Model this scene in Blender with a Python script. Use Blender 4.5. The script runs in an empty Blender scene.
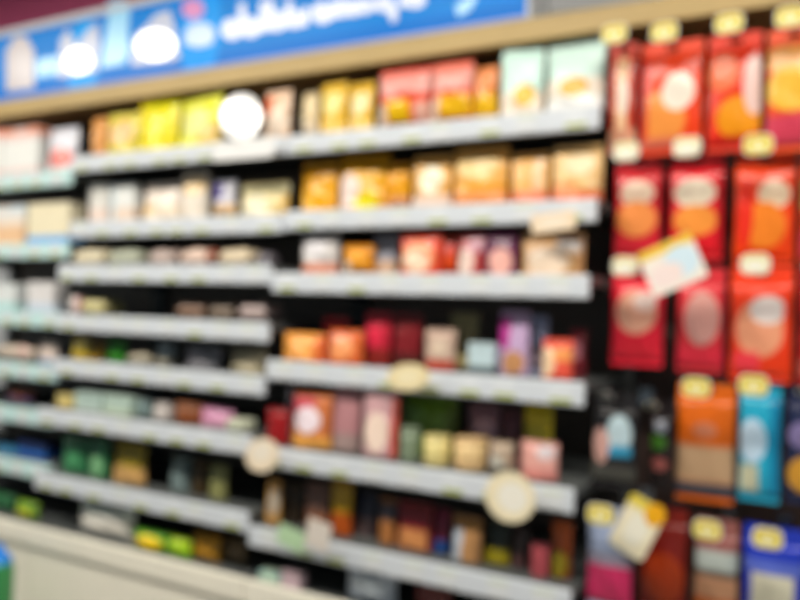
import bpy, math, random
from mathutils import Vector, Matrix

# ------------------------------------------------------------------ camera, world, light, exposure
sc = bpy.context.scene
COL = sc.collection
F_PX, YAW, PITCH, ROLL = 850.0, 0.5393374, 0.0171496, math.radians(2.0)
CAM = Vector((0.636, -1.970, 1.15))
FWD = Vector((-math.sin(YAW)*math.cos(PITCH), math.cos(YAW)*math.cos(PITCH), math.sin(PITCH)))
_r = FWD.cross(Vector((0, 0, 1))).normalized(); _u = _r.cross(FWD)
RIGHT = math.cos(ROLL)*_r + math.sin(ROLL)*_u
UP = -math.sin(ROLL)*_r + math.cos(ROLL)*_u
cd = bpy.data.cameras.new('camera'); cam = bpy.data.objects.new('camera', cd); COL.objects.link(cam)
cam.matrix_world = Matrix(((RIGHT.x, UP.x, -FWD.x, CAM.x), (RIGHT.y, UP.y, -FWD.y, CAM.y),
                           (RIGHT.z, UP.z, -FWD.z, CAM.z), (0, 0, 0, 1)))
cd.sensor_width = 36.0; cd.lens = 36.0*F_PX/800.0; cd.clip_start = 0.02
cd.dof.use_dof = True; cd.dof.focus_distance = 0.35; cd.dof.aperture_fstop = 5.8   # lens focused too near: the whole photograph is out of focus
sc.camera = cam

w = bpy.data.worlds.new('store_ambient'); sc.world = w; w.use_nodes = True
w.node_tree.nodes['Background'].inputs[0].default_value = (0.70, 0.88, 1.0, 1)
w.node_tree.nodes['Background'].inputs[1].default_value = 0.23
sc.view_settings.view_transform = 'Standard'; sc.view_settings.look = 'None'
sc.view_settings.gamma = 1.0; sc.view_settings.use_curve_mapping = False
sc.view_settings.exposure = 0.0
LAMP_POWER = 28.0
LAMP_COLOR = (1.0, 0.95, 0.86)


def P(x, y, Y):
    """pixel of the 800x600 frame -> point on the vertical plane Y"""
    d = FWD + RIGHT*((x-400)/F_PX) - UP*((y-300)/F_PX)
    return CAM + d*((Y-CAM.y)/d.y)


# ------------------------------------------------------------------ materials
def lin(h):
    h = h.lstrip('#'); o = []
    for i in (0, 2, 4):
        c = int(h[i:i+2], 16)/255
        o.append(c/12.92 if c <= .04045 else ((c+.055)/1.055)**2.4)
    return o


def rgba(h, k=1.0, cap=.86):
    c = [v*k for v in lin(h)]
    m = max(c)
    if m > cap: c = [v*cap/m for v in c]
    return (c[0], c[1], c[2], 1)


_mats = {}


def mat(name, h, rough=.5, metal=0.0, noise=.06, k=1.0, bump=0.0, scale=30, coat=0.0):
    if name in _mats: return _mats[name]
    m = bpy.data.materials.new(name); m.use_nodes = True; nt = m.node_tree; b = nt.nodes['Principled BSDF']
    c = rgba(h, k)
    tc = nt.nodes.new('ShaderNodeTexCoord'); n = nt.nodes.new('ShaderNodeTexNoise'); n.inputs['Scale'].default_value = scale
    nt.links.new(tc.outputs['Object'], n.inputs['Vector'])
    mx = nt.nodes.new('ShaderNodeMix'); mx.data_type = 'RGBA'
    mx.inputs[6].default_value = (c[0]*(1-noise), c[1]*(1-noise), c[2]*(1-noise), 1)
    mx.inputs[7].default_value = (min(1, c[0]*(1+noise)), min(1, c[1]*(1+noise)), min(1, c[2]*(1+noise)), 1)
    nt.links.new(n.outputs['Fac'], mx.inputs[0]); nt.links.new(mx.outputs[2], b.inputs['Base Color'])
    b.inputs['Roughness'].default_value = rough; b.inputs['Metallic'].default_value = metal
    b.inputs['Coat Weight'].default_value = coat
    if bump:
        bp = nt.nodes.new('ShaderNodeBump'); bp.inputs['Strength'].default_value = bump; bp.inputs['Distance'].default_value = .004
        nt.links.new(n.outputs['Fac'], bp.inputs['Height']); nt.links.new(bp.outputs['Normal'], b.inputs['Normal'])
    _mats[name] = m
    return m


def printed(name, base, shapes, k=1.0, rough=.3, bump=.25, emit=0.0, spec=.5):
    """packaging print and painted highlights: bands, rectangles and discs laid out over the pack's own front"""
    m = bpy.data.materials.new(name); m.use_nodes = True; nt = m.node_tree; b = nt.nodes['Principled BSDF']
    N, L = nt.nodes.new, nt.links.new
    tc = N('ShaderNodeTexCoord'); sp = N('ShaderNodeSeparateXYZ'); L(tc.outputs['Generated'], sp.inputs[0])

    def math_(op, a, bb, cl=False):
        n = N('ShaderNodeMath'); n.operation = op; n.use_clamp = cl
        for i, v in enumerate((a, bb)):
            if v is None: continue
            if isinstance(v, (int, float)): n.inputs[i].default_value = v
            else: L(v, n.inputs[i])
        return n.outputs[0]

    def step(s, e, soft=.03):      # 1 where s > e
        n = N('ShaderNodeMapRange'); n.inputs[1].default_value = e-soft; n.inputs[2].default_value = e+soft
        L(s, n.inputs[0]); return n.outputs[0]

    def inside(s, a, bb): return math_('MULTIPLY', step(s, a), math_('SUBTRACT', 1.0, step(s, bb)))
    X, Z = sp.outputs[0], sp.outputs[2]
    cur = None
    nz = N('ShaderNodeTexNoise'); nz.inputs['Scale'].default_value = 9; L(tc.outputs['Generated'], nz.inputs['Vector'])
    c = rgba(base, k)
    mx0 = N('ShaderNodeMix'); mx0.data_type = 'RGBA'
    mx0.inputs[6].default_value = (c[0]*.85, c[1]*.85, c[2]*.85, 1); mx0.inputs[7].default_value = (min(1, c[0]*1.12), min(1, c[1]*1.12), min(1, c[2]*1.12), 1)
    L(nz.outputs['Fac'], mx0.inputs[0]); cur = mx0.outputs[2]
    for s in shapes:
        if s[0] == 'b': f = inside(Z, s[1], s[2])
        elif s[0] == 'v': f = inside(X, s[1], s[2])
        elif s[0] == 'r': f = math_('MULTIPLY', inside(X, s[1], s[2]), inside(Z, s[3], s[4]))
        else:
            dx = math_('DIVIDE', math_('SUBTRACT', X, s[1]), s[3]); dz = math_('DIVIDE', math_('SUBTRACT', Z, s[2]), s[4])
            rr = math_('ADD', math_('MULTIPLY', dx, dx), math_('MULTIPLY', dz, dz))
            f = math_('SUBTRACT', 1.0, step(rr, 1.0, .12))
        mx = N('ShaderNodeMix'); mx.data_type = 'RGBA'; L(f, mx.inputs[0]); L(cur, mx.inputs[6])
        mx.inputs[7].default_value = rgba(s[-1], k); cur = mx.outputs[2]
    L(cur, b.inputs['Base Color']); b.inputs['Roughness'].default_value = rough; b.inputs['Specular IOR Level'].default_value = spec
    if emit:
        L(cur, b.inputs['Emission Color']); b.inputs['Emission Strength'].default_value = emit
    if bump:
        n2 = N('ShaderNodeTexNoise'); n2.inputs['Scale'].default_value = 35; L(tc.outputs['Object'], n2.inputs['Vector'])
        bp = N('ShaderNodeBump'); bp.inputs['Strength'].default_value = bump; bp.inputs['Distance'].default_value = .006
        L(n2.outputs['Fac'], bp.inputs['Height']); L(bp.outputs['Normal'], b.inputs['Normal'])
    return m


def glow(name, h, s):
    m = bpy.data.materials.new(name); m.use_nodes = True; b = m.node_tree.nodes['Principled BSDF']
    c = rgba(h, 1, 1); b.inputs['Base Color'].default_value = c; b.inputs['Roughness'].default_value = .25
    tc = m.node_tree.nodes.new('ShaderNodeTexCoord'); n = m.node_tree.nodes.new('ShaderNodeTexNoise'); n.inputs['Scale'].default_value = 3
    m.node_tree.links.new(tc.outputs['Object'], n.inputs['Vector'])
    r = m.node_tree.nodes.new('ShaderNodeMapRange'); r.inputs[3].default_value = s*.9; r.inputs[4].default_value = s*1.1
    m.node_tree.links.new(n.outputs['Fac'], r.inputs[0]); m.node_tree.links.new(r.outputs[0], b.inputs['Emission Strength'])
    b.inputs['Emission Color'].default_value = c
    return m


# ------------------------------------------------------------------ mesh helpers
def obj(name, vf, m, parent=None, loc=(0, 0, 0), rot=(0, 0, 0), smooth=False):
    if isinstance(vf, bpy.types.Mesh): me = vf
    else:
        me = bpy.data.meshes.new(name); me.from_pydata(vf[0], [], vf[1]); me.update()
        if smooth: me.polygons.foreach_set('use_smooth', [True]*len(me.polygons))
    if m is not None and not me.materials: me.materials.append(m)
    o = bpy.data.objects.new(name, me); COL.objects.link(o)
    o.parent = parent; o.location = loc; o.rotation_euler = rot
    return o


def thing(name, label, cat, loc=(0, 0, 0), rot=(0, 0, 0), group=None):
    o = bpy.data.objects.new(name, None); o.empty_display_size = .05; COL.objects.link(o)
    o.location = loc; o.rotation_euler = rot
    return tag(o, label, cat, group)


def tag(o, label, cat, group=None):
    o['label'] = label; o['category'] = cat
    if group: o['group'] = group
    return o


def box(x0, x1, y0, y1, z0, z1, bev=0.0):
    if bev <= 0:
        v = [(x, y, z) for x in (x0, x1) for y in (y0, y1) for z in (z0, z1)]
        f = [(0, 1, 3, 2), (4, 6, 7, 5), (0, 4, 5, 1), (2, 3, 7, 6), (0, 2, 6, 4), (1, 5, 7, 3)]
        return v, f
    import bmesh
    bm = bmesh.new(); v, f = box(x0, x1, y0, y1, z0, z1); vs = [bm.verts.new(p) for p in v]
    for q in f: bm.faces.new([vs[i] for i in q])
    bmesh.ops.bevel(bm, geom=bm.edges[:], offset=bev, segments=2, profile=.5, affect='EDGES')
    bmesh.ops.recalc_face_normals(bm, faces=bm.faces[:])
    me = bpy.data.meshes.new('carton'); bm.to_mesh(me); bm.free(); return me


def join(*parts):
    v, f = [], []
    for pv, pf in parts:
        o = len(v); v += list(pv); f += [tuple(i+o for i in q) for q in pf]
    return v, f


def loft(rings, cap=True):
    n = len(rings[0]); v = [p for r in rings for p in r]; f = []
    for j in range(len(rings)-1):
        for i in range(n):
            a, b = j*n+i, j*n+(i+1) % n
            f.append((a, b, b+n, a+n))
    if cap:
        f.append(tuple(range(n-1, -1, -1))); f.append(tuple(range((len(rings)-1)*n, len(rings)*n)))
    return v, f


def lathe(prof, n=24, cx=0, cy=0):
    return loft([[(cx+r*math.cos(2*math.pi*i/n), cy+r*math.sin(2*math.pi*i/n), z) for i in range(n)] for r, z in prof])


def tube(pts, r, n=8):
    rings = []; pts = [Vector(p) for p in pts]
    for i, p in enumerate(pts):
        t = (pts[min(i+1, len(pts)-1)]-pts[max(i-1, 0)]).normalized()
        a = t.cross(Vector((1, 0, 0)) if abs(t.x) < .9 else Vector((0, 0, 1))).normalized(); b = t.cross(a)
        rings.append([tuple(p+r*(a*math.cos(2*math.pi*k/n)+b*math.sin(2*math.pi*k/n))) for k in range(n)])
    return loft(rings)


def plate(outline, y0, y1):
    """flat outline in x,z given a thickness in y"""
    return loft([[(x, y0, z) for x, z in outline], [(x, y1, z) for x, z in outline]])


def rrect(w_, h_, r, n=5, cx=0, cz=0):
    o = []
    for sx, sz, a0 in ((1, 1, 0), (-1, 1, 90), (-1, -1, 180), (1, -1, 270)):
        for i in range(n+1):
            a = math.radians(a0+90*i/n)
            o.append((cx+sx*(w_/2-r)+r*math.cos(a), cz+sz*(h_/2-r)+r*math.sin(a)))
    return o


def ell(rx, rz, n=28, cx=0, cz=0):
    return [(cx+rx*math.cos(2*math.pi*i/n), cz+rz*math.sin(2*math.pi*i/n)) for i in range(n)]


def pillow(w_, h_, t, z0=0.0, gusset=False, seed=0, nu=12, nv=14, full=False):
    rnd = random.Random(seed); ph = [rnd.uniform(0, 6.28) for _ in range(6)]
    rings = []
    for j in range(nv+1):
        v = j/nv
        up = (1-abs(2*v-1)**3.0)**.65 if not gusset else (1-v**2.2)**.75
        if full: up = (1-abs(2*v-1)**7)**.5
        T = max(.0018, t/2*up)
        half = w_/2*(1-.035*math.sin(math.pi*v)) if not gusset else w_/2*(1-.02*math.sin(math.pi*v))
        fr, bk = [], []
        for i in range(nu+1):
            u = -1+2*i/nu
            prof = max(.0, 1-abs(u)**(6 if full else 2.4))**(.5 if full else .6)
            d = .0016+(T-.0016)*prof if T > .0018 else .0018
            wr = .10*t*up*prof*(math.sin(5*u+9*v+ph[0])*.5+math.sin(11*u-6*v+ph[1])*.3+math.sin(17*v+3*u+ph[2])*.3)
            fr.append((u*half, -d+wr, z0+v*h_)); bk.append((u*half, d, z0+v*h_))
        rings.append(fr+bk[::-1])
    return loft(rings)


def seal(w_, z0, z1, n=22):
    def ring(z):
        a = [(-w_/2+w_*i/n, (-.0018 if i % 2 else -.0006), z) for i in range(n+1)]
        b = [(-w_/2+w_*i/n, (.0006 if i % 2 else .0018), z) for i in range(n+1)]
        return a+b[::-1]
    return loft([ring(z0), ring(z1)])


def header(w_, z0, z1):
    """flat header of a hanging bag with an open hang slot"""
    hw, t = w_/2, .0015; s = .014; zm0, zm1 = z0+(z1-z0)*.40, z0+(z1-z0)*.75
    return join(box(-hw, -s, -t, t, z0, z1), box(s, hw, -t, t, z0, z1), box(-s, s, -t, t, z0, zm0), box(-s, s, -t, t, zm1, z1))


# ------------------------------------------------------------------ the room
M_FLOOR = mat('floor_vinyl', '7a756c', .35, noise=.08, scale=4)
M_WALL = mat('wall_paint', 'c9ccd0', .8, noise=.03, scale=5)
M_CEIL = mat('ceiling_paint', 'dcdcd8', .85, noise=.02, scale=5)
M_MAROON = mat('maroon_paint', 'c24c78', .6, noise=.05)
M_TAN = mat('tan_laminate', 'b69a60', .45, noise=.10, scale=6)
M_SOFFIT = mat('brown_soffit', 'c09058', .6, noise=.08, scale=6)
M_BLACK = mat('charcoal_steel', '525656', .55, noise=.1)
M_DARKBROWN = mat('dark_brown_panel', '3a2822', .6, noise=.15, scale=12)
M_BACK = mat('grey_brown_back_panel', '7c7066', .6, noise=.1, scale=8)
M_RAIL = mat('white_price_rail', 'd0d6de', .35, noise=.02)
M_AQUA = mat('pale_aqua_price_rail', 'c2e2e2', .35, noise=.03)
M_BASE = mat('beige_base_panel', 'ece7d8', .5, noise=.04, scale=10)
M_STEEL = mat('chrome_wire', 'b8bcc0', .25, metal=1.0, noise=.02)
M_FRAME = mat('sign_frame_grey', 'c4c9d2', .4, noise=.03)
M_WHITE = mat('white_card', 'f6f4ee', .3, noise=.02)
M_TAG = printed('price_tag_paper', 'd8dde2', [('b', 0, .22, 'a4b040')], rough=.5, bump=0)
M_TAG2 = printed('price_tag_paper_plain', 'd8dce0', [('b', .78, 1, 'ccd4c4')], rough=.5, bump=0)


def struct(name, vf, m):
    o = obj(name, vf, m); o['kind'] = 'structure'; return o


struct('floor', box(-6, 3.2, -5, .6, -.05, 0), M_FLOOR)
struct('wall_back', box(-6, 3.2, .50, .60, 0, 2.65), M_WALL)
struct('ceiling', box(-6, 3.2, -5, .6, 2.65, 2.70), M_CEIL)
struct('trim_1', box(-6, -1.95, .40, .499, 2.30, 2.64), M_MAROON)

for i, (lx, ly) in enumerate([(x, y) for y in (-1.3,) for x in (-3.6, -2.2, -.8, .6, 2.0)]):
    t = thing('ceiling_light', 'long white fluorescent ceiling light, ' + ['first', 'second', 'third', 'fourth', 'fifth'][i] + ' from the left above the aisle', 'ceiling light', (lx, ly, 2.58), group='ceiling lights')
    obj('housing', box(-.62, .62, -.12, .12, .02, .07), M_FRAME, t)
    obj('diffuser', box(-.60, .60, -.10, .10, 0, .019), glow('lit_diffuser_%d' % i, 'fff3de', 6.0), t)
    ld = bpy.data.lights.new('tube_light', 'AREA'); ld.shape = 'RECTANGLE'; ld.size = 1.2; ld.size_y = .2
    ld.energy = LAMP_POWER; ld.color = LAMP_COLOR
    lo = bpy.data.objects.new('tube_light', ld); COL.objects.link(lo); lo.parent = t; lo.location = (0, 0, -.006)

# ------------------------------------------------------------------ shelving bays
BACK = .44
RH = .061          # height of a price rail
SH = {}            # shelf id -> (front Y, top z)
BAYS = {
    'Z': (-2.85, -1.9, [(1.627, 0.0), (1.368, 0.0), (1.120, -.02), (.933, -.02), (.774, -.03), (.587, -.03)], M_AQUA,
          'charcoal shelving bay with pale aqua price rails at the far left'),
    'A': (-1.9, -.95, [(1.670, 0.0), (1.440, 0.0), (1.286, -.04), (1.117, -.04), (.962, -.05), (.797, -.10), (.580, -.10)], M_RAIL,
          'charcoal shelving bay with seven close white-edged shelves, left of the middle bay'),
    'B': (-.95, 0.0, [(1.669, 0.0), (1.447, 0.0), (1.263, -.04), (1.012, -.05), (.774, -.10), (.546, -.10)], M_RAIL,
          'charcoal shelving bay with six white-edged shelves beside the hook wall'),
}
rnd = random.Random(4)
for key, (xa, xb, lv, mr, lab) in BAYS.items():
    bay = thing('shelving_bay', lab, 'shelving', ((xa+xb)/2, 0, 0), group='shelving bays')
    hw = (xb-xa)/2
    obj('back_panel', box(-hw+.002, hw-.002, BACK, BACK+.02, .02, 1.82), M_BACK, bay)
    for s in (-1, 1):
        obj('upright', box(s*(hw-.015)-.012, s*(hw-.015)+.012, BACK-.03, BACK-.001, 0, 1.82), M_BLACK, bay)
    obj('base_deck', box(-hw+.002, hw-.002, -.10, BACK-.031, .36, .385), M_BLACK, bay)
    obj('kick_plate', box(-hw+.002, hw-.002, -.112, -.09, 0, .325), M_BASE, bay)
    br = obj('base_rail', box(-hw+.002, hw-.002, -.125, -.101, .327, .392, .004), M_BASE, bay)
    SH[key+'0'] = (-.12, .385)
    tagw, nt_ = .052, 8
    for n, (zt, yf) in enumerate(lv, 1):
        SH[key+str(n)] = (yf, zt-.006)
        sh = obj('shelf', box(-hw+.003, hw-.003, yf+.003, BACK-.031, zt-.028, zt-.006), M_BLACK, bay)
        obj('price_rail', box(-hw+.003, hw-.003, yf-.012, yf+.002, zt-RH, zt-.005, .004), mr, sh)
        for s in (-1, 1):
            br = [(0, 0), (0, -.05), (-.26, -.012), (-.26, 0)]
            vv = loft([[(s*(hw-.02)-.002, BACK-.031+a, zt-.0285+b) for a, b in br], [(s*(hw-.02)+.002, BACK-.031+a, zt-.0285+b) for a, b in br]])
            obj('bracket', vv, M_BLACK, sh)
        for q in range(nt_):
            cx = -hw+.07+(2*hw-.14)*q/(nt_-1)+rnd.uniform(-.018, .018)
            obj('price_tag', plate(rrect(tagw, .042, .003, 2, cx, zt-RH/2-.003), yf-.0140, yf-.0125), M_TAG if rnd.random() < .6 else M_TAG2, sh)

# the hook wall on the right
hb = thing('hook_wall', 'dark brown back wall of hooks for hanging bags, right of the shelves', 'display wall', (.475, 0, 0))
PB = .26
obj('back_panel', box(-.472, .60, PB, PB+.02, .02, 1.82), M_DARKBROWN, hb)
obj('upright', box(-.470, -.446, PB-.03, PB-.001, 0, 1.82), M_BLACK, hb)
obj('side_panel', box(-.472, -.468, PB+.021, BACK+.02, .02, 1.82), M_DARKBROWN, hb)
obj('kick_plate', box(-.47, .60, .0, .02, 0, .30), M_BASE, hb)
obj('base_deck', box(-.47, .60, .021, PB-.031, .27, .30), M_BLACK, hb)

# canopy over everything and the lit sign on top
cz0, cz1 = 1.855, 1.914
cn = thing('canopy', 'long tan canopy board running above the shelves and the hook wall', 'canopy', (0, 0, cz0))
obj('fascia', box(-4.2, 1.1, .026, .046, 0, cz1-cz0, .003), M_TAN, cn)
obj('soffit', box(-4.2, 1.1, .0465, BACK+.05, .020, .034), M_SOFFIT, cn)
obj('top_board', box(-4.2, 1.1, .0465, BACK+.05, cz1-cz0-.016, cz1-cz0-.001), M_TAN, cn)

# ---- sign
SX0, SX1, SZ0, SZ1, SY = -3.2, -.214, 1.922, 2.181, .030
sg = thing('light_box_sign', 'long lit blue sign with white pictures and brush lettering above the canopy', 'sign', ((SX0+SX1)/2, 0, cz1))


def sgl(x, y): p = P(x, y, SY-.002); return p.x-(SX0+SX1)/2, p.z-cz1


hwS = (SX1-SX0)/2
obj('cabinet', box(-hwS, hwS, SY+.012, SY+.13, 0, SZ1-cz1+.012), M_FRAME, sg)
obj('frame_rail', box(-hwS, hwS, SY-.006, SY+.0115, SZ1-cz1-.012, SZ1-cz1+.012), M_FRAME, sg)
obj('frame_rail', box(-hwS, hwS, SY-.006, SY+.0115, 0, SZ0-cz1), mat('sign_lower_trim', '9fa8cf', .4), sg)
obj('end_cap', box(hwS+.0005, hwS+.010, SY-.006, SY+.13, 0, SZ1-cz1+.012), M_FRAME, sg)
obj('panel', box(-hwS, hwS, SY, SY+.011, SZ0-cz1+.0005, SZ1-cz1-.0125),
    printed('blue_lit_panel', '007cd2', [('b', 0, .16, '006cc6'), ('d', .62, .5, .03, .7, '0892e8'), ('d', .43, .4, .03, .6, '0c9ae8')], rough=.3, bump=0, emit=.2, spec=.1), sg)
GL = glow('lit_lettering', 'd4dcf0', .14); G1 = glow('lit_white_print', 'b4bcd4', .1); G2 = glow('glare_spot_glow', 'fffaf0', 1.6); G3 = glow('lit_pale_blue_print', '8cc8ea', .2)  # the hot material is glare put in as emission
G4 = glow('lit_pink_print', 'c878b4', .15); G5 = glow('lit_cream_print', 'c0b8bc', .12)


def motif(name, pts, m, lift=0.0):
    q = [sgl(*p) for p in pts]
    return obj(name, loft([[(a, SY-.0005-lift, b) for a, b in q], [(a, SY-.0025-lift, b) for a, b in q]]), m, sg)


def oval(cx, cy, rx, ry, n=24): return [(cx+rx*math.cos(2*math.pi*i/n), cy+ry*math.sin(2*math.pi*i/n)) for i in range(n)]


motif('bottle_picture', [(6, 92), (6, 50), (12, 42), (14, 36), (26, 36), (29, 42), (34, 50), (34, 88)], G5)
motif('pale_block_picture', [(36, 78), (36, 60), (58, 56), (58, 74)], G3)
motif('cup_picture', [(58, 78), (60, 40), (68, 28), (76, 46), (88, 30), (97, 22), (100, 44), (97, 72)], G1)
motif('glare_spot_cup', oval(79, 61, 14, 13), G2, .003)  # glare spot over the cup, put on as a glowing oval
motif('splash_picture', [(101, 68), (104, 44), (108, 20), (108, 2), (124, -1), (130, 10), (128, 30), (130, 50), (124, 64)], G3)
motif('bowl_picture', [(131, 66), (134, 36), (146, 26), (156, 14), (170, 10), (176, 34), (180, 58), (170, 62)], G1)
motif('glare_spot_bowl', oval(156, 45, 20, 15), G2, .003)  # second glare spot, a glowing oval laid over the bowl
motif('flower_picture', oval(193, 9, 11, 10), G4)
motif('tablet_picture', [(184, 44), (186, 28), (196, 22), (210, 24), (216, 34), (212, 44), (198, 48)], glow('lit_lilac_print', 'a8c4ec', .15))
# brush lettering: bowls and stems of an unreadable script word
for k, (cx, cy, rx, ry) in enumerate([(232, 29, 9, 9), (250, 27, 9, 9), (276, 21, 9, 9), (294, 19, 8, 8), (322, 13, 9, 9), (342, 8, 10, 8), (364, 6, 9, 7), (384, 4, 9, 7), (414, 0, 10, 7)]):
    ring_o = oval(cx, cy, rx*1.2, ry*1.2, 20); ring_i = oval(cx, cy, rx*.22, ry*.22, 20)
    a = [sgl(*p) for p in ring_o]; b = [sgl(*p) for p in ring_i]; n = 20
    y0, y1 = SY-.0005, SY-.0025
    v = [(x, y1, z) for x, z in a]+[(x, y1, z) for x, z in b]+[(x, y0, z) for x, z in a]+[(x, y0, z) for x, z in b]
    f = []
    for i in range(n):
        j = (i+1) % n
        f += [(i, j, n+j, n+i), (i, 2*n+i, 2*n+j, j), (n+i, n+j, 3*n+j, 3*n+i)]
    obj('lettering', (v, f), GL, sg)
for k, st in enumerate([[(238, 36), (239, 4), (246, 3), (246, 35)], [(260, 33), (260, 2), (267, 1), (267, 32)], [(266, 32), (268, 0), (274, -1), (274, 30)],
                        [(284, 28), (286, 2), (293, 0), (292, 27)], [(302, 27), (303, 8), (309, 7), (309, 25)], [(330, 20), (331, 2), (337, 2), (337, 19)],
                        [(352, 17), (352, 0), (359, 0), (359, 16)], [(386, 8), (397, 6), (398, 20), (392, 23)], [(398, 8), (401, -4), (407, -4), (404, 8)]]):
    motif('lettering', st, GL, .0022)
motif('swoosh_picture', [(455, 6), (468, -2), (478, -4), (470, 10), (458, 17)], G3)

# ------------------------------------------------------------------ packages
# how much of the lamps' light reaches each level, so that a pack's own colour can be read off the photograph
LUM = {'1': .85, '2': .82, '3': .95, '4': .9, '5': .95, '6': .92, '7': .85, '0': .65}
GROUPS = {'A': 'packs on the left bay', 'B': 'packs on the middle bay', 'Z': 'packs on the far left bay'}
cnt = [0]


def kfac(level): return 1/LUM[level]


def pack(kind, sid, x0, x1, yt, back, base, shapes, label, cat=None, lean=0.0, k=None, t=None):
    cnt[0] += 1; i = cnt[0]
    yf, z = SH[sid]; Y = yf+.012+back
    ym = 0
    for _ in range(4):
        c = P((x0+x1)/2, ym or yt+20, Y); ztop = P((x0+x1)/2, yt, Y).z
        # pixel row half way up the pack
        d = Vector((c.x, Y, (z+ztop)/2))-CAM; ym = 300-F_PX*d.dot(UP)/d.dot(FWD)
    a, b = P(x0, ym, Y).x, P(x1, ym, Y).x
    lo, hi = BAYS[sid[0]][0]+.006, BAYS[sid[0]][1]-.006
    a, b = max(a, lo), min(b, hi)
    W, H = (b-a)-.004, max(.03, min(ztop, 1.853)-z)
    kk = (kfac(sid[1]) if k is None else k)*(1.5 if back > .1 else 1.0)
    g = GROUPS[sid[0]]
    T = t or min(.07, max(.035, W*.38))
    if kind == 'flat': T = min(.10, W*.9)
    loc = ((a+b)/2, Y+T/2, z+.0005)
    nm = {'bag': 'snack_bag', 'pouch': 'snack_pouch', 'box': 'carton', 'jar': 'jar', 'flat': 'flat_pack', 'tub': 'tub'}[kind]
    o = thing(nm, label, cat or {'bag': 'bag', 'pouch': 'pouch', 'box': 'box', 'jar': 'jar', 'flat': 'pack', 'tub': 'tub'}[kind], loc, (-lean, 0, random.Random(i*7).uniform(-.09, .09) if kind in ('bag', 'pouch') and W < .2 else 0), g)
    m = printed('print_%s_%d' % (sid, i), base, shapes, kk, rough=.28 if kind in ('bag', 'pouch', 'flat') else .4, bump=.25 if kind in ('bag', 'pouch', 'flat') else 0)
    edge = mat('seal_%s_%d' % (sid, i), base, .35, k=kk*.9)
    s = min(.014, H*.09)
    if kind == 'bag':
        obj('body', pillow(W, H-2*s, T, s, False, i), m, o, smooth=True)
        obj('bottom_seal', seal(W*.97, 0, s+.001), edge, o); obj('top_seal', seal(W*.97, H-s-.001, H), edge, o)
    elif kind == 'pouch':
        obj('body', pillow(W, H-s, T, 0, True, i), m, o, smooth=True)
        obj('top_seal', seal(W*.97, H-s-.001, H), edge, o)
    elif kind == 'flat':
        v, f = pillow(T, W*.90, H, -W*.45, False, i, full=True)
        obj('body', ([(zz, x, H/2-y) for x, y, zz in v], [q[::-1] for q in f]), m, o, smooth=True)
        for sg_ in (-1, 1):
            v, f = seal(T*.97, W*.445, W*.5)
            obj('end_seal', ([(sg_*zz, x, H/2+y) for x, y, zz in v], f), edge, o)
    elif kind == 'box':
        obj('body', box(-W/2, W/2, -T/2, T/2, 0, H-.002, .002), m, o)
        obj('top_flap', box(-W/2+.002, W/2-.002, -T/2+.001, T/2-.001, H-.0019, H-.0004), edge, o)
        obj('tuck_tab', box(-W*.16, W*.16, -T/2-.0008, -T/2-.0001, H-.016, H-.003), edge, o)
    elif kind in ('jar', 'tub'):
        r = W/2; hl = H*.2 if kind == 'jar' else H*.16
        obj('body', lathe([(r*.86, 0), (r*.95, .003), (r*.97, H*.1), (r*.97, H*.62), (r*.8 if kind == 'jar' else r*.98, H-hl)], 24, 0, r-T/2), m, o, smooth=True)
        obj('lid', lathe([(r*.84 if kind == 'jar' else r, H-hl), (r*.86 if kind == 'jar' else r, H-.003), (r*.8 if kind == 'jar' else r*.95, H)], 24, 0, r-T/2), edge, o)
    return o


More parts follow.
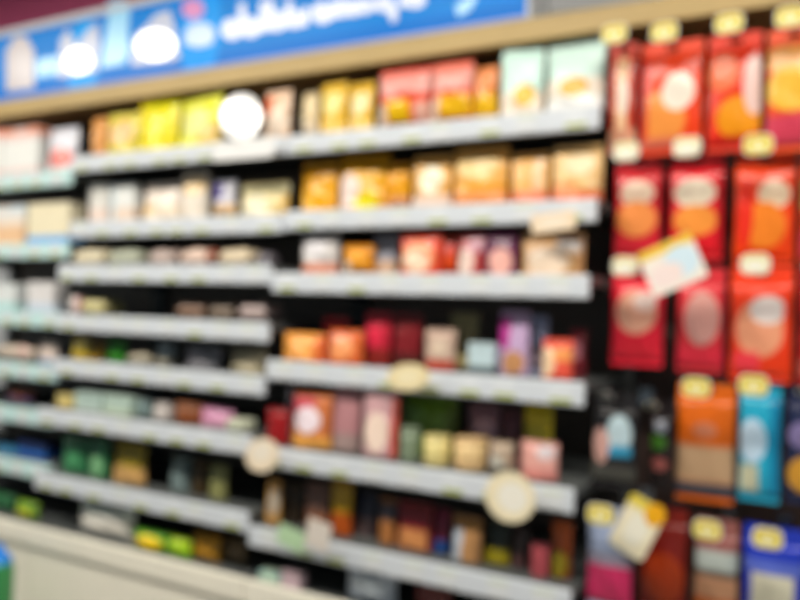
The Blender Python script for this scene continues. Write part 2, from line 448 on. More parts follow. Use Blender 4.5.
W_ = 'ffffff'
ITEMS = [
 # ---- middle bay, top shelf
 ('pouch', 'A1', 261, 288, 90, .03, 'f2cdae', [('r', 0, .32, .6, 1, 'e8683a'), ('d', .6, .4, .35, .3, 'f8e2cc')], 'cream pouch with a red upper corner, right of the white disc on the top shelf'),
 ('bag', 'B1', 288, 316, 93, .03, 'd9c49a', [('b', 0, .35, 'f0dcc0')], 'dull beige bag left of the gold pouches on the top shelf'),
 ('pouch', 'B1', 317, 345, 82, .03, 'd8ab18', [('d', .45, .70, .36, .24, 'e6d278'), ('b', 0, .3, 'f3c750')], 'gold pouch with a pale round emblem on the top shelf, left one of the pair'),
 ('pouch', 'B1', 345, 372, 82, .03, 'd6a814', [('d', .5, .66, .36, .25, 'ead79a'), ('b', 0, .3, 'f6cf6a')], 'gold pouch with a pale round emblem beside the red and pink top shelf bags'),
 ('bag', 'B1', 373, 427, 66, .02, 'f2502c', [('b', .58, .98, 'f6aaa0'), ('r', .25, .66, .05, .46, 'fbc800'), ('r', 0, .22, 0, .42, 'fbe3cc'), ('r', .74, 1, 0, .40, 'f4b8a4')], 'red top shelf bag with pink top band and yellow square, left of its twin'),
 ('bag', 'B1', 428, 470, 61, .02, 'f2603a', [('b', .58, .98, 'f4a498'), ('r', .26, .98, .06, .45, 'fcc20c'), ('r', 0, .22, 0, .42, 'fbe3cc')], 'red top shelf bag with pink top band and wide yellow panel'),
 ('bag', 'B1', 470, 497, 66, .04, 'f29148', [('b', 0, .5, 'fcc416'), ('b', .8, 1, 'f0a070')], 'narrow orange bag with yellow lower half beside the pale aqua pouches'),
 ('pouch', 'B1', 498, 541, 47, .02, 'c3e2d8', [('b', 0, .40, 'f6e6d2'), ('d', .60, .34, .24, .17, 'fbc21c')], 'pale aqua pouch with cream base and a yellow emblem, left one on the top shelf'),
 ('pouch', 'B1', 542, 603, 38, .02, 'c8e3da', [('b', 0, .24, 'e6e6e4'), ('b', .24, .5, 'efe3d2'), ('d', .52, .38, .24, .14, 'fbbc48')], 'large pale aqua pouch with an orange emblem at the right end of the top shelf'),
 # ---- left bay, top shelf
 ('bag', 'A1', 83, 103, 118, .04, 'd6944c', [('b', 0, .4, 'e0a064')], 'small brown and orange bag at the left end of the left bay top shelf'),
 ('pouch', 'A1', 103, 134, 112, .04, 'd7c948', [('d', .5, .6, .38, .34, 'f4c684')], 'olive yellow pouch with a peach round print on the left bay top shelf'),
 ('pouch', 'A1', 133, 172, 98, .02, 'f2e208', [('b', .85, 1, 'd2cf10'), ('v', 0, .18, 'd8c010')], 'bright yellow pouch on the left bay top shelf'),
 ('pouch', 'A1', 173, 217, 95, .02, 'ecec40', [('d', .45, .55, .34, .34, 'ffff9c'), ('r', .6, 1, .1, .5, 'f3cf72')], 'light yellow pouch beside the white round disc on the left bay top shelf'),
 # ---- middle bay, second shelf
 ('pouch', 'B2', 297, 334, 162, .03, 'dc9c10', [('r', .1, .7, .05, .5, 'fcb80c'), ('b', .75, 1, 'b67c0c')], 'amber pouch with orange front, leftmost on the second shelf of the middle bay'),
 ('pouch', 'B2', 335, 384, 154, .03, 'd89c0e', [('d', .22, .4, .28, .34, 'f6dcd2'), ('d', .62, .18, .22, .16, 'fdee20'), ('b', .8, 1, 'bc840c')], 'amber pouch with a white round print and bright yellow spot on the second shelf'),
 ('bag', 'B2', 385, 409, 163, .05, 'e8a010', [('b', 0, .25, 'f0a878')], 'narrow amber bag on the second shelf beside the glinting orange pouch'),
 ('pouch', 'B2', 410, 449, 155, .03, 'f0b45c', [('d', .5, .6, .28, .28, 'fffbe0'), ('b', 0, .3, 'f6d8c4')], 'orange pouch with a glaring white round print in the middle of the second shelf'),  # near-white disc is a foil highlight painted into the colour
 ('pouch', 'B2', 449, 505, 146, .02, 'eeb058', [('d', .45, .75, .4, .2, 'f8d490'), ('b', .30, .42, 'f4a418'), ('b', 0, .28, 'd68848')], 'large peach and orange pouch on the second shelf'),
 ('pouch', 'B2', 508, 548, 152, .03, 'eab060', [('v', .62, .86, 'f2cba0'), ('b', 0, .28, 'd87c5c')], 'peach pouch with a reddish base, second from the right on the second shelf'),
 ('pouch', 'B2', 549, 601, 144, .02, 'ecc07e', [('d', .55, .72, .3, .2, 'f8e0b4'), ('b', 0, .22, 'e87850'), ('r', 0, .5, .2, .4, 'f2a468')], 'peach pouch with red base at the right end of the second shelf'),
 # ---- left bay, second shelf
 ('box', 'A2', 84, 107, 184, .05, 'e0ddd6', [('b', 0, .4, 'eed8cc')], 'white carton with a pinkish base, leftmost on the left bay second shelf'),
 ('box', 'A2', 110, 134, 184, .05, 'dadbd8', [('b', 0, .4, 'ecd6c4'), ('v', 0, .2, 'c2cdd2')], 'white carton second from the left on the left bay second shelf'),
 ('pouch', 'A2', 137, 176, 182, .04, 'e6d8cc', [('b', 0, .45, 'eedcc4'), ('d', .2, .35, .2, .2, 'd8b888')], 'wide off-white pouch on the left bay second shelf'),
 ('pouch', 'A2', 178, 204, 172, .04, 'ddd2c4', [('d', .5, .80, .45, .22, 'e6c48e')], 'grey white pouch with a tan round top on the left bay second shelf'),
 ('bag', 'A2', 210, 233, 180, .04, 'd4d2dc', [('r', 0, .5, .5, 1, '4a3c86'), ('b', 0, .35, 'e2bc8c')], 'white and navy bag with tan base on the left bay second shelf'),
 ('pouch', 'A2', 234, 283, 182, .03, 'e0cc94', [('d', .42, .38, .3, .32, 'fff6d4'), ('v', .9, 1, 'cda240'), ('b', .75, 1, 'cfcaa2')], 'cream gold pouch with glaring print, right end of the left bay second shelf'),  # pale disc paints the shine of the foil
 # ---- middle bay, third shelf
 ('pouch', 'B3', 297, 335, 233, .04, 'c2bcba', [('b', 0, .3, 'd88c70'), ('d', .4, .7, .3, .2, 'd0ccd0')], 'grey white pouch with red base, leftmost on the third shelf'),
 ('bag', 'B3', 340, 371, 244, .05, 'e0901c', [('d', .5, .6, .3, .3, 'f2a62c'), ('r', 0, .3, 0, .4, 'e6d2c0')], 'short orange bag on the third shelf'),
 ('pouch', 'B3', 370, 396, 234, .08, '9a9aa6', [('b', 0, .4, 'd0ac90')], 'grey blue pouch behind the short orange bag'),
 ('pouch', 'B3', 396, 439, 232, .03, 'dc4426', [('d', .45, .45, .42, .42, 'f49058'), ('d', .45, .35, .34, .3, 'f6d2b4')], 'red pouch with a large cream and orange round print on the third shelf'),
 ('bag', 'B3', 440, 455, 236, .06, 'e8501c', [('b', .6, 1, 'dc5a52')], 'narrow orange red bag on the third shelf'),
 ('pouch', 'B3', 455, 483, 233, .04, 'b03c3c', [('d', .35, .35, .36, .34, 'ecd0c4'), ('r', .4, 1, .6, 1, 'c08c98')], 'dark red pouch with a white round print on the third shelf'),
 ('pouch', 'B3', 484, 515, 233, .04, '7c1a56', [('d', .5, .36, .4, .36, 'f0b4a8'), ('b', .7, 1, '5a1a44')], 'purple pouch with a pink round print on the third shelf'),
 ('pouch', 'B3', 517, 581, 232, .04, 'c89864', [('d', .46, .36, .34, .36, 'e8d0b8'), ('r', .58, .95, .62, .95, 'a49c98')], 'tan pouch with a cream center at the right end of the third shelf'),
 # ---- left bay, third shelf (low packs)
 ('flat', 'A3', 63, 103, 250, .02, 'd8ccae', [], 'low beige flat pack at the left end of the left bay third shelf'),
 ('flat', 'A3', 106, 140, 250, .03, 'b0b4a0', [], 'low grey green flat pack on the left bay third shelf'),
 ('flat', 'A3', 146, 174, 250, .03, 'bca8a0', [], 'low mauve grey flat pack on the left bay third shelf'),
 ('flat', 'A3', 177, 212, 249, .02, 'd8bcac', [('v', .85, 1, 'a4604c')], 'low pink flat pack on the left bay third shelf'),
 ('flat', 'A3', 216, 250, 249, .02, 'd6c4a6', [], 'low cream flat pack on the left bay third shelf'),
 ('flat', 'A3', 254, 270, 253, .05, '6e6870', [], 'low dark grey flat pack at the right end of the left bay third shelf'),
 # ---- middle bay, fourth shelf
 ('pouch', 'B4', 273, 320, 333, .02, 'e89c44', [('v', .8, 1, 'd86a30')], 'low wide orange pouch at the left end of the fourth shelf'),
 ('bag', 'B4', 318, 346, 318, .12, 'a82028', [], 'red bag standing behind the orange packs on the fourth shelf'),
 ('pouch', 'B4', 324, 360, 330, .02, 'd0602a', [('d', .45, .5, .35, .36, 'f29c62')], 'orange red pouch with a peach round print on the fourth shelf'),
 ('pouch', 'B4', 361, 389, 313, .05, 'b01c30', [('d', .4, .65, .35, .25, 'cc2440'), ('b', 0, .35, '7c1c14')], 'crimson pouch on the fourth shelf'),
 ('pouch', 'B4', 390, 420, 314, .05, '74141a', [('b', 0, .3, '4c1410')], 'dark red pouch on the fourth shelf'),
 ('pouch', 'B4', 422, 453, 329, .03, 'b49888', [('b', 0, .28, 'ae4434'), ('d', .5, .6, .3, .22, 'c4b09c')], 'pinkish tan pouch with red base on the fourth shelf'),
 ('pouch', 'B4', 447, 476, 313, .13, '867a54', [], 'olive tan pouch behind the tan and red one on the fourth shelf'),
 ('box', 'B4', 467, 494, 343, .03, 'b8ccd2', [('b', 0, .25, '4c5c60')], 'small white and aqua carton on the fourth shelf'),
 ('pouch', 'B4', 496, 528, 311, .04, 'b89cc0', [('r', 0, .4, .45, 1, 'b03088'), ('d', .55, .22, .36, .2, 'b88458')], 'magenta and lilac pouch with a brown print on the fourth shelf'),
 ('bag', 'B4', 526, 546, 316, .12, '9aa0bc', [('b', 0, .5, '8a7a86')], 'lilac grey bag behind the magenta pouch on the fourth shelf'),
 ('pouch', 'B4', 539, 572, 339, .03, 'd8503c', [('d', .2, .45, .3, .4, 'f2cfa8'), ('r', .4, 1, .5, .85, 'e89454')], 'red and orange pouch with a cream print near the right end of the fourth shelf'),
 ('bag', 'B4', 566, 584, 330, .12, '6c2028', [('d', .5, .6, .35, .25, 'b4707c')], 'maroon bag with a pink spot at the right end of the fourth shelf'),
 # ---- left bay, fourth shelf
 ('flat', 'A4', 61, 78, 296, .02, 'd4ccc8', [('v', .7, 1, 'd4a4a0')], 'low white flat pack at the left end of the left bay fourth shelf'),
 ('flat', 'A4', 79, 104, 299, .03, 'cfc48c', [], 'low pale yellow flat pack on the left bay fourth shelf'),
 ('flat', 'A4', 174, 204, 302, .04, '8c6c58', [], 'low brown flat pack on the left bay fourth shelf'),
 ('flat', 'A4', 207, 233, 303, .04, '7e6c5c', [], 'low grey brown flat pack on the left bay fourth shelf'),
 ('flat', 'A4', 236, 266, 303, .03, 'a89490', [], 'low pinkish grey flat pack at the right end of the left bay fourth shelf'),
 # ---- left bay, fifth shelf
 ('pouch', 'A5', 60, 86, 338, .04, 'b09a34', [('b', 0, .3, 'c0a028')], 'mustard yellow pouch at the left end of the left bay fifth shelf'),
 ('pouch', 'A5', 88, 101, 342, .06, '8a6a1c', [('b', 0, .4, 'c89c1c')], 'narrow brown and yellow pouch on the left bay fifth shelf'),
 ('pouch', 'A5', 103, 123, 340, .04, '2a7a12', [], 'green pouch on the left bay fifth shelf'),
 ('flat', 'A5', 125, 150, 354, .03, 'b4aa94', [], 'low cream flat pack on the left bay fifth shelf'),
 ('jar', 'A5', 152, 168, 342, .05, '88949a', [('b', 0, .4, 'b0a894')], 'grey jar on the left bay fifth shelf'),
 ('pouch', 'A5', 179, 216, 347, .05, '828086', [('d', .3, .6, .25, .3, 'a49ca4')], 'grey lilac pouch on the left bay fifth shelf'),
 ('pouch', 'A5', 225, 262, 350, .04, 'a0967c', [('d', .7, .5, .25, .3, 'b4a88c')], 'khaki pouch at the right end of the left bay fifth shelf'),
 # ---- middle bay, fifth shelf
 ('pouch', 'B5', 262, 289, 384, .11, '8c8890', [], 'grey pouch behind the low dark red pouch on the fifth shelf'),
 ('pouch', 'B5', 249, 286, 408, .02, '8c0c10', [], 'low dark red pouch at the left end of the fifth shelf of the middle bay'),
 ('pouch', 'B5', 287, 328, 393, .03, 'c06c3c', [('r', 0, .6, .6, 1, 'b43444'), ('d', .45, .55, .34, .26, 'e4d4dc'), ('b', 0, .25, 'dc9c48')], 'orange and red pouch with a white round print on the fifth shelf'),
 ('pouch', 'B5', 329, 358, 387, .05, 'b07c80', [('b', 0, .3, '9c8480')], 'dusty pink pouch on the fifth shelf'),
 ('pouch', 'B5', 359, 395, 390, .03, 'c89ca0', [('d', .45, .4, .35, .32, 'e8d0c0'), ('v', .85, 1, 'c8503c')], 'pink pouch with a cream round print and red right edge on the fifth shelf'),
 ('pouch', 'B5', 397, 452, 397, .12, '5c7c24', [('d', .3, .72, .16, .16, '6c9050'), ('v', .8, 1, '4c6010')], 'wide green pouch at the back of the fifth shelf'),
 ('tub', 'B5', 396, 415, 428, .03, '7c8c74', [], 'small grey green tub in front of the wide green pouch'),
 ('tub', 'B5', 418, 444, 437, .02, 'd8c884', [('b', .5, 1, 'e6d690')], 'pale yellow tub in front of the wide green pouch'),
 ('tub', 'B5', 447, 480, 440, .02, 'dcb884', [('b', .5, 1, 'e8c890')], 'pale peach tub right of the pale yellow tub'),
 ('pouch', 'B5', 466, 497, 405, .13, '6c4c58', [('d', .55, .62, .35, .22, '9c7c88')], 'dark mauve pouch behind the pale peach tub'),
 ('pouch', 'B5', 499, 519, 410, .13, '4c2028', [], 'maroon pouch at the back of the fifth shelf beside the yellow pouch'),
 ('pouch', 'B5', 521, 551, 404, .13, 'b0a020', [('b', .7, 1, 'c4ac14')], 'yellow pouch at the back right of the fifth shelf'),
 ('bag', 'B5', 486, 512, 442, .03, 'a89480', [('d', .4, .3, .3, .3, 'c4c0b4')], 'tan bag at the front of the fifth shelf'),
 ('pouch', 'B5', 517, 557, 442, .03, 'd49a90', [('d', .7, .8, .25, .2, 'c4b8bc'), ('b', 0, .3, 'cc8078')], 'salmon pink pouch at the front right of the fifth shelf'),
 # ---- left bay, sixth shelf
 ('pouch', 'A6', 44, 72, 394, .03, 'a89858', [('d', .5, .3, .35, .3, 'c0a860')], 'khaki yellow pouch at the left end of the left bay sixth shelf'),
 ('box', 'A6', 74, 101, 393, .03, 'a8bcb4', [('b', 0, .3, 'b8c8c0')], 'pale mint carton on the left bay sixth shelf, left one of the pair'),
 ('box', 'A6', 103, 129, 396, .03, 'b0c4b8', [('b', 0, .3, 'bcccb4')], 'pale mint carton on the left bay sixth shelf, right one of the pair'),
 ('jar', 'A6', 131, 146, 400, .05, '6c8080', [], 'grey green jar on the left bay sixth shelf'),
 ('jar', 'A6', 148, 165, 404, .03, 'bcb4b0', [], 'off-white jar on the left bay sixth shelf'),
 ('tub', 'A6', 167, 195, 404, .03, '8c5434', [('b', 0, .5, '8a4414')], 'round brown tub on the left bay sixth shelf'),
 ('pouch', 'A6', 197, 229, 409, .05, 'b87c9c', [('b', 0, .3, 'c48ca4')], 'pink pouch on the left bay sixth shelf'),
 ('tub', 'A6', 219, 243, 421, .0, 'c8ccb4', [], 'pale cream tub in front of the pink pouch'),
 # ---- left bay, seventh shelf
 ('pouch', 'A7', 58, 84, 438, .03, '24603c', [('d', .5, .45, .3, .3, '3c7c50')], 'plainer dark green pouch, left one of two on the left bay seventh shelf'),
 ('pouch', 'A7', 85, 106, 440, .03, '246038', [('d', .5, .35, .34, .3, '6c9c70')], 'dark green pouch with a pale print, on the left bay seventh shelf'),
 ('pouch', 'A7', 107, 141, 443, .03, '8c7810', [('b', 0, .45, 'b48c54')], 'olive pouch with tan lower half on the left bay seventh shelf'),
 ('jar', 'A7', 165, 184, 458, .04, '6c7c7c', [], 'grey jar on the left bay seventh shelf'),
 ('jar', 'A7', 187, 204, 462, .05, '3c2c10', [], 'dark brown jar on the left bay seventh shelf'),
 ('pouch', 'A7', 206, 224, 466, .04, '7c7c4c', [], 'olive grey pouch at the right end of the left bay seventh shelf'),
 # ---- middle bay, sixth shelf
 ('pouch', 'B6', 251, 278, 480, .03, 'c8944c', [('d', .65, .55, .3, .35, 'c4b8a8')], 'orange pouch with a pale print at the left end of the lowest middle bay shelf'),
 ('pouch', 'B6', 279, 300, 484, .07, '3c2c18', [], 'dark brown pouch on the lowest middle bay shelf'),
 ('pouch', 'B6', 302, 326, 484, .04, '6c4c40', [('b', 0, .4, '8c5434')], 'mauve brown pouch on the lowest middle bay shelf'),
 ('pouch', 'B6', 327, 350, 478, .04, 'a87c14', [('b', 0, .45, 'a4480c'), ('b', .45, .9, 'b89010')], 'yellow and orange pouch on the lowest middle bay shelf'),
 ('pouch', 'B6', 352, 374, 492, .08, '2c2c3c', [('b', 0, .45, '7c6464')], 'dark navy pouch on the lowest middle bay shelf'),
 ('pouch', 'B6', 376, 393, 500, .04, '9c6434', [('b', .6, 1, '4c444c')], 'grey and orange pouch on the lowest middle bay shelf'),
 ('pouch', 'B6', 394, 430, 504, .04, '7c1820', [('r', .1, .9, .05, .5, 'bc7c48')], 'dark red pouch with a peach panel on the lowest middle bay shelf'),
 ('pouch', 'B6', 431, 448, 510, .06, '781c38', [('b', 0, .35, '184484')], 'crimson and blue pouch on the lowest middle bay shelf'),
 ('pouch', 'B6', 449, 480, 518, .03, 'b48454', [('v', 0, .4, 'b4bcc8'), ('b', .8, 1, '9c6c2c')], 'white and orange pouch on the lowest middle bay shelf'),
 ('pouch', 'B6', 481, 508, 522, .06, '24281c', [('b', 0, .4, 'a49414')], 'black pouch with a yellow base on the lowest middle bay shelf'),
 ('pouch', 'B6', 509, 527, 528, .07, '3c2c28', [('b', 0, .4, '5c3c3c')], 'dark mauve pouch on the lowest middle bay shelf'),
 ('pouch', 'B6', 528, 547, 545, .03, 'b04c54', [], 'short pink red pouch on the lowest middle bay shelf'),
 ('pouch', 'B6', 548, 570, 522, .05, '8c4014', [('d', .5, .28, .4, .25, '8c7c14')], 'orange brown pouch with an olive print, right end of the lowest middle bay shelf'),
 # ---- base deck, left bay
 ('bag', 'A0', 72, 128, 504, .03, 'b8b4ac', [('b', .7, 1, 'b4bcb4')], 'large off-white bag leaning on the base deck of the left bay'),
 ('bag', 'A0', 129, 164, 532, .02, '4c8420', [('d', .5, .5, .4, .36, 'd0b010')], 'green bag with a yellow print on the base deck, beside the large off-white bag'),
 ('bag', 'A0', 165, 188, 538, .03, '88a414', [('b', 0, .4, '70a41c')], 'lime green bag on the base deck of the left bay'),
 ('bag', 'A0', 189, 216, 536, .05, 'a47414', [], 'amber brown bag on the base deck of the left bay'),
 ('bag', 'A0', 217, 243, 540, .08, '4c3c24', [], 'dark brown bag at the right end of the left bay base deck'),
 ('box', 'B0', 258, 279, 578, .02, 'a0b4a0', [('b', .7, 1, '6c9ca4')], 'aqua and cream carton on the base deck of the middle bay'),
 ('box', 'B0', 281, 300, 572, .02, 'b49ca4', [], 'pinkish carton on the base deck of the middle bay'),
 ('bag', 'B0', 342, 392, 566, .03, '9ca4b0', [('d', .5, .5, .3, .3, 'acb4bc')], 'bluish white bag on the base deck below the lowest middle shelf'),
 ('bag', 'B0', 410, 450, 580, .06, '5c2420', [], 'dark red bag on the base deck of the middle bay'),
 # ---- far left bay
 ('box', 'Z1', -40, 1, 131, .04, 'f4dcd8', [('b', .88, 1, 'e0805c'), ('b', .2, .75, 'fffffb')], 'white red-topped carton cut by the picture edge on the far left top shelf'),
 ('box', 'Z1', 2, 38, 128, .04, 'f4dcd8', [('b', .88, 1, 'e48860'), ('b', .2, .75, 'fffffb')], 'white red-topped carton beside the pale grey pouch on the far left top shelf'),
 ('pouch', 'Z1', 42, 72, 127, .03, 'd6d6e0', [('d', .55, .36, .38, .26, 'ee8880'), ('b', 0, .14, 'c4dce0')], 'pale grey pouch with a coral red print on the far left top shelf'),
 ('box', 'Z2', -18, 24, 206, .04, 'e8dcd0', [('b', 0, .5, 'e0b890'), ('b', .8, 1, 'd8e4ec')], 'white and tan carton on the second shelf of the far left bay'),
 ('box', 'Z2', 27, 69, 203, .03, 'eadfc0', [('b', 0, .22, '6ca4d8')], 'cream carton with blue lower edge on the second shelf of the far left bay'),
 ('box', 'Z3', -14, 15, 283, .03, 'dadede', [('b', 0, .3, 'b4dcdc')], 'white carton at the picture edge on the third shelf of the far left bay'),
 ('box', 'Z3', 27, 54, 282, .03, 'dcd8d8', [('b', 0, .3, 'c8d4e4')], 'white carton right of the gap on the third shelf of the far left bay'),
 ('flat', 'Z4', -8, 34, 345, .03, 'c8b8a8', [('v', .6, .9, 'd0b0a4')], 'low cream flat pack on the fourth shelf of the far left bay'),
 ('pouch', 'Z4', 36, 54, 342, .03, 'ccbab0', [('b', 0, .2, '6c94c4')], 'pinkish cream pouch on the fourth shelf of the far left bay'),
 ('bag', 'Z5', 2, 28, 390, .04, '8c4428', [('b', 0, .4, '5c5c9c')], 'brown red bag with a violet base on the fifth shelf of the far left bay'),
 ('box', 'Z6', -4, 16, 446, .03, '2c6c94', [('b', 0, .5, '4c98c4')], 'light blue carton on the lowest far left shelf'),
 ('box', 'Z6', 17, 46, 442, .03, '1c2c5c', [('b', 0, .5, '1c5cac')], 'dark blue carton on the lowest far left shelf'),
 ('bag', 'Z0', 12, 34, 502, .04, '5c7c20', [('d', .4, .3, .4, .3, 'a8a420')], 'yellow and green bag on the base deck of the far left bay'),
 ('bag', 'Z0', -14, 10, 494, .06, '1c4c2c', [], 'dark green bag at the picture edge on the base deck of the far left bay'),
]
for it in ITEMS:
    pack(*it)

# small blue and green pack standing on the floor in front of the base
# ------------------------------------------------------------------ hooks and hanging bags
def hook(label, X, ztag, Ytag, bent=0.0, tagmat=None, tagw=.060, tagh=.044):
    h = thing('peg_hook', label, 'hook', (X, PB, ztag), group='hooks of the hook wall')
    L = PB-Ytag
    obj('back_plate', box(-.018, .018, -.004, -.0005, -.03, .012), M_STEEL, h)
    obj('wire_arm', tube([(0, -.003, 0), (0, -L+.03, 0), (0, -L+.012, .004), (0, -L+.006, .012)], .0028), M_STEEL, h)
    obj('tag_wire', tube([(0, -.003, .022), (0, -L+.004, .022)], .0018), M_STEEL, h)
    th = obj('tag_holder', plate(rrect(tagw, tagh, .016, 5, 0, .012), -L, -L+.003), M_WHITE, h)
    obj('price_tag', plate(rrect(tagw-.006, tagh-.006, .014, 5, 0, .012), -L-.0015, -L-.0003), tagmat or TAGY, th)
    return h


TAGY = printed('yellow_hook_tag', 'e4d038', [('b', .62, 1, 'd8c010'), ('d', .5, .42, .3, .26, 'f8f0c0')], 1.0, .4, 0)
TAGC = printed('cream_hook_tag', 'f0e8c4', [('b', .75, 1, 'e0d488'), ('d', .5, .45, .36, .3, 'fffdf0')], 1.0, .4, 0)


def hang(x0, x1, y0, y1, Yb, Yt, base, shapes, label, k, hlabel=None, tagm=None, t=.032, dz=.0, tagsize=(.060, .044)):
    """bag whose top edge is pixel row y0 and bottom y1, hung from a hook at its top"""
    cnt[0] += 1; i = cnt[0]
    xm = (x0+x1)/2; a, b = P(x0, (y0+y1)/2, Yb), P(x1, (y0+y1)/2, Yb); top, bot = P(xm, y0, Yb).z, P(xm, y1, Yb).z
    W, H = b.x-a.x-.004, top-bot; X = (a.x+b.x)/2; hh = .034
    o = thing('hanging_bag', label, 'bag', (X, Yb+t/2, bot), (0, 0, random.Random(i).uniform(-.06, .06)), 'bags on the hook wall')
    m = printed('print_hang_%d' % i, base, shapes, k, .26, .3); e = mat('seal_hang_%d' % i, base, .35, k=k*.95)
    obj('body', pillow(W, H-hh-.012, t, .012, False, i, 14, 16), m, o, smooth=True)
    obj('bottom_seal', seal(W*.97, 0, .013), e, o)
    hd = obj('header', header(W*.97, H-hh-.001, H), e, o)
    za = bot+H-hh+hh*.58
    if hlabel: hook(hlabel, X, za+dz, Yt, tagmat=tagm, tagw=tagsize[0], tagh=tagsize[1])


R1, R2, R3 = 'dc2c14', 'c41c20', 'c8202c'
hang(607, 636, 42, 152, .03, -.04, 'c8341c', [('v', .3, .7, 'f4c89c'), ('d', .55, .55, .2, .2, 'f8ecdc'), ('b', 0, .2, 'dc9c7c')], 'narrow red bag with a cream stripe, leftmost in the top hook row', 1.0, 'hook with a yellow tag, leftmost in the top row of hooks')
hang(638, 703, 40, 153, .03, -.04, 'f0400c', [('d', .35, .32, .4, .3, 'fa9a44'), ('d', .62, .60, .26, .2, 'fff4e4'), ('v', 0, .14, 'd42818'), ('b', .0, .12, 'e07058')], 'red orange bag with a painted white highlight, second in the top hook row', 1.0, 'hook with a yellow tag, second in the top row of hooks')  # white disc is a painted specular highlight, the rest is print
hang(705, 762, 32, 150, .03, -.04, 'e83410', [('d', .62, .28, .42, .22, 'f89c10'), ('d', .88, .6, .2, .3, 'f8d4cc'), ('d', .3, .75, .3, .2, 'f07040'), ('b', 0, .1, 'c81c14')], 'red bag with orange lower print and white right edge, third in the top hook row', 1.0, 'hook with a yellow tag, third in the top row of hooks')
hang(764, 822, 26, 150, .03, -.04, 'f05018', [('d', .4, .85, .5, .14, 'fbb060'), ('d', .5, .55, .5, .22, 'fbc440'), ('b', 0, .3, 'd04058')], 'orange bag with a yellow print and crimson base, rightmost in the top hook row', 1.0, 'hook with a yellow tag, rightmost in the top row of hooks')
k2 = 1.2
hang(612, 661, 158, 258, .07, -.03, 'c4202a', [('d', .5, .74, .36, .16, 'dcc0a8'), ('d', .5, .42, .42, .22, 'e88c48'), ('b', 0, .16, 'd02434')], 'red bag with a cream top print, leftmost in the second hook row', k2, 'hook with a cream tag, leftmost in the second row of hooks', TAGC)
hang(667, 724, 154, 260, .07, -.03, 'd01824', [('d', .48, .72, .38, .17, 'ecdcc4'), ('d', .5, .40, .40, .18, 'f4963c'), ('v', .88, 1, 'b40c18')], 'crimson bag with a cream top print and orange centre in the second hook row', k2, 'hook with a cream tag, second in the second row of hooks', TAGC)
hang(732, 796, 152, 263, .07, -.03, 'e8400c', [('d', .66, .70, .26, .16, 'f0d4b4'), ('d', .5, .36, .36, .26, 'f48424'), ('d', .2, .5, .14, .4, 'd42814')], 'orange red bag with a pale print, third in the second hook row', k2, 'hook with a yellow tag, third in the second row of hooks')
hang(799, 850, 150, 264, .07, -.03, 'e8481c', [('d', .3, .7, .4, .2, 'f6b060'), ('b', 0, .3, 'e0404c')], 'orange bag cut by the picture edge in the second hook row', k2, 'hook with a cream tag, at the picture edge in the second row of hooks', TAGC)
k3 = 1.5
hang(608, 664, 268, 366, .07, -.03, 'cc1c30', [('d', .5, .62, .38, .28, 'd09880'), ('d', .66, .76, .22, .12, 'dcc4bc'), ('b', 0, .2, 'dc2438')], 'red bag behind the tilted white card, leftmost in the third hook row', k3, 'hook behind the tilted white card, leftmost in the third row of hooks', TAGC)
hang(674, 725, 268, 373, .09, -.01, 'bc2c34', [('d', .55, .58, .36, .32, 'b4847c'), ('b', 0, .24, 'd42c40')], 'dusky red bag in the middle of the third hook row', k3, 'hook with a small tag in the middle of the third row of hooks', TAGC, tagsize=(.05, .035))
hang(727, 794, 266, 382, .06, -.03, 'e83c18', [('d', .5, .50, .38, .30, 'e89c78'), ('d', .62, .70, .28, .15, 'ece0dc'), ('v', .86, 1, 'e4380c'), ('r', .1, .5, .05, .25, 'dc3844')], 'orange red bag with a white top print, third in the third hook row', k3, 'hook with a cream tag, third in the third row of hooks', TAGC)
hang(797, 850, 268, 386, .08, -.02, 'c02020', [('b', 0, .2, 'd85c50')], 'red bag cut by the picture edge in the third hook row', k3, 'hook at the picture edge in the third row of hooks', TAGC)
k4 = 1.25
hang(590, 636, 394, 490, -.03, -.09, '1c1a1c', [('d', .62, .66, .28, .26, 'a8bcc4'), ('r', .4, .9, .38, .52, '2c84a8'), ('d', .22, .5, .2, .24, 'b08880'), ('b', .05, .25, '40403c')], 'black bag with a white and cyan print, leftmost in the fourth hook row', k4, 'hook with a small tag, leftmost in the fourth row of hooks', printed('grey_hook_tag', '6c6c68', [], 1, .5, 0), tagsize=(.03, .02))
hang(648, 671, 402, 490, .05, -.03, '20181a', [('d', .4, .62, .4, .12, '3c6c20'), ('d', .5, .85, .3, .1, '787c88'), ('d', .5, .3, .4, .1, '8c4c48')], 'narrow black bag with green and red spots in the fourth hook row', k4, 'hook with a small tag, second in the fourth row of hooks', TAGC, tagsize=(.028, .02))
hang(674, 735, 384, 503, .07, -.03, 'c85c0c', [('b', 0, .15, '3c4450'), ('b', .15, .52, 'ac8c6c'), ('d', .5, .68, .2, .08, 'bc7050')], 'orange bag with tan lower half in the fourth hook row', k4, 'hook with a yellow tag above the orange bag in the fourth row of hooks')
hang(737, 781, 382, 503, .07, -.03, '2098b8', [('d', .34, .56, .34, .22, 'b8d0e4'), ('r', .05, .5, .05, .32, 'b8b89c'), ('v', .75, 1, '1078a0')], 'cyan blue bag with a white print in the fourth hook row', k4, 'hook with a yellow tag above the cyan bag in the fourth row of hooks')
hang(784, 832, 388, 506, .08, -.02, '1c2444', [('d', .35, .66, .3, .14, '786c98'), ('d', .5, .25, .45, .2, 'b8842c')], 'navy bag with lilac and amber prints at the picture edge in the fourth hook row', k4, 'hook at the picture edge in the fourth row of hooks', TAGC, tagsize=(.03, .02))
k5 = 1.4
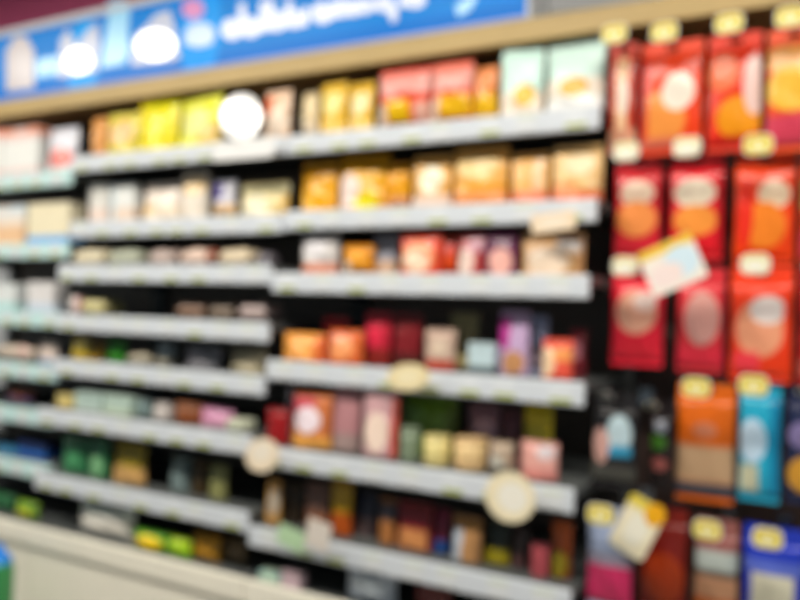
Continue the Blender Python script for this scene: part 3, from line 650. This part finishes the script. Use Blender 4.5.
hang(584, 632, 508, 612, -.06, -.125, '8c98b4', [('b', 0, .5, 'a82450'), ('b', .5, .62, '807888')], 'lilac bag with a crimson lower half, leftmost in the bottom hook row', k5, 'hook with an olive tag, leftmost in the bottom row of hooks')
hang(636, 687, 508, 614, .08, -.02, '6c1810', [('d', .55, .35, .4, .3, '94300c')], 'dark red bag with an orange red print, second in the bottom hook row', k5, 'hook behind the tilted card with a yellow corner in the bottom row of hooks', TAGC, tagsize=(.04, .03))  # orange red disc in the bag's own print
hang(692, 738, 520, 622, .07, -.03, '84504c', [('b', .55, .8, '9ca4a0'), ('b', .48, .55, '3c4840'), ('b', .2, .48, 'b48464'), ('b', 0, .2, 'b45414')], 'grey and peach striped bag, third in the bottom hook row', k5, 'hook with a yellow tag above the striped bag in the bottom row of hooks')
hang(740, 806, 528, 640, .07, -.03, '1c30a0', [('r', .16, .84, .0, .66, 'bcb8a4'), ('b', .66, .8, '4c5cb0')], 'royal blue bag with a cream panel, rightmost in the bottom hook row', k5, 'hook with a yellow tag above the royal blue bag in the bottom row of hooks')

# ------------------------------------------------------------------ shelf talkers (promotion cards on clips, plus two white glare stand-ins)
def face_lamp(x, y, Y, lamp):
    # yaw and tilt that turn a glossy card half way between the camera's side of the aisle and a ceiling lamp
    p = P(x, y, Y); n = ((CAM-p).normalized()+(Vector(lamp)-p).normalized()).normalized()
    return math.atan2(n.x, -n.y), math.asin(n.z)


def talker(x, y, Y, outline, m, label, roll=0.0, back_to=None, corner=None, yaw=0.0, tilt=0.0):
    c = P(x, y, Y)
    t = thing('shelf_talker', label, 'promotion card', (c.x, Y, c.z), (-tilt, roll, yaw), 'promotion cards on the shelves')
    obj('card', plate(outline, -.001, .001), m, t)
    dy = (back_to if back_to is not None else Y+.05)-Y
    obj('clip', tube([(0, .0012, 0), (0, dy*.5, .004), (0, dy, 0)], .003), M_WHITE, t)
    if corner: obj('corner_sticker', plate(corner[0], -.0022, -.0012), corner[1], t)
    return t


px = lambda n, x, y, Y: n*(P(x+1, y, Y)-P(x, y, Y)).length
CW = printed('white_tilted_card', 'efe6dc', [('b', .8, 1, 'e8c030'), ('d', .68, .5, .3, .34, 'cfe4f0'), ('d', .35, .35, .3, .25, 'f4e0dc')], 1.0, .35, 0)
talker(672, 265, -.06, rrect(.125, .105, .008), CW, 'white card with a yellow top edge, tilted over the second and third hook rows', math.radians(-24), .02)
CY = printed('cream_tilted_card', 'd8cfb4', [('b', .8, 1, 'c4b03c'), ('d', .5, .45, .3, .3, 'e4e0d0')], 1.35, .35, 0)
talker(637, 527, -.07, rrect(.085, .13, .012), CY, 'cream card with a yellow corner, tilted over the bottom hook row', math.radians(24), .02,
       (ell(.022, .026, 16, .022, .045), printed('amber_sticker', 'd89c10', [], 1.8, .4, 0)))
CC = printed('cream_round_card', 'e8dcbc', [('d', .55, .5, .3, .3, 'f0ece0')], 1.25, .35, 0)
talker(510, 497, -.15, ell(.062, .058), CC, 'round cream card clipped to the fifth shelf edge at its right end', 0, -.1165)
talker(262, 455, -.15, ell(.060, .046), printed('beige_round_card', 'd8c8b0', [('d', .5, .6, .3, .3, 'e6dccc')], 1.25, .35, 0), 'oval beige card clipped where the left and middle bay shelves meet', math.radians(-18), -.1165)
talker(408, 377, -.10, ell(.062, .034), printed('tan_oval_card', 'd8c89c', [('d', .5, .5, .3, .3, 'e0d4b0')], 1.2, .35, 0), 'oval tan card clipped to the fourth shelf edge', math.radians(-8), -.0665)
GW = mat('white_glare_card', 'ffffff', .22, noise=.005, coat=1.0)  # shared by the two added cards that stand in for glare
talker(241, 117, -.045, ell(.060, .074), GW, 'white glare disc added at the left bay top shelf edge', 0, .0, None, *face_lamp(241, 117, -.045, (-.8, -1.3, 2.57)))  # added disc standing in for glare off a glossy pack
talker(243, 149, -.05, rrect(.235, .060, .012), GW, 'white strip added as glare spill on the top shelf edge below the disc', 0, -.0165)  # added strip in place of the glare spilling over the rail
talker(553, 222, -.05, rrect(.11, .045, .006), printed('peach_card', 'f0d8b8', [('d', .5, .5, .4, .3, 'f4e4d0')], 1.0, .35, 0), 'peach price card on the second shelf edge near its right end', math.radians(-6), -.0165)
talker(291, 538, -.15, rrect(.09, .055, .006), printed('mint_card', '9cb894', [], 1.35, .4, 0), 'pale green card on the lowest middle bay shelf edge', math.radians(12), -.1165)
talker(318, 535, -.16, rrect(.075, .075, .006), printed('pale_card', 'bcb4ac', [], 1.35, .4, 0), 'off-white card on the lowest middle bay shelf edge beside the pale green card', math.radians(10), -.1165)
# blue and green pack at the lower left picture edge, standing on the floor against the base
if True:
    Yq = -.26; c = P(-4, 563, Yq); top = P(-4, 545, Yq).z
    t = thing('floor_standing_bottle', 'blue bottle with green lower half at the lower left picture edge, on the floor', 'bottle', (c.x, Yq, 0))
    obj('body', lathe([(.050, 0), (.056, .006), (.056, top*.78), (.046, top*.90), (.022, top*.955)], 24), printed('blue_green_bottle', '1c74c8', [('b', 0, .90, '2c7440')], 1.6, .3, 0), t, smooth=True)
    obj('cap', lathe([(.024, top*.955), (.024, top-.002), (.020, top)], 20), mat('blue_cap', '1c74c8', .4, k=1.6), t)
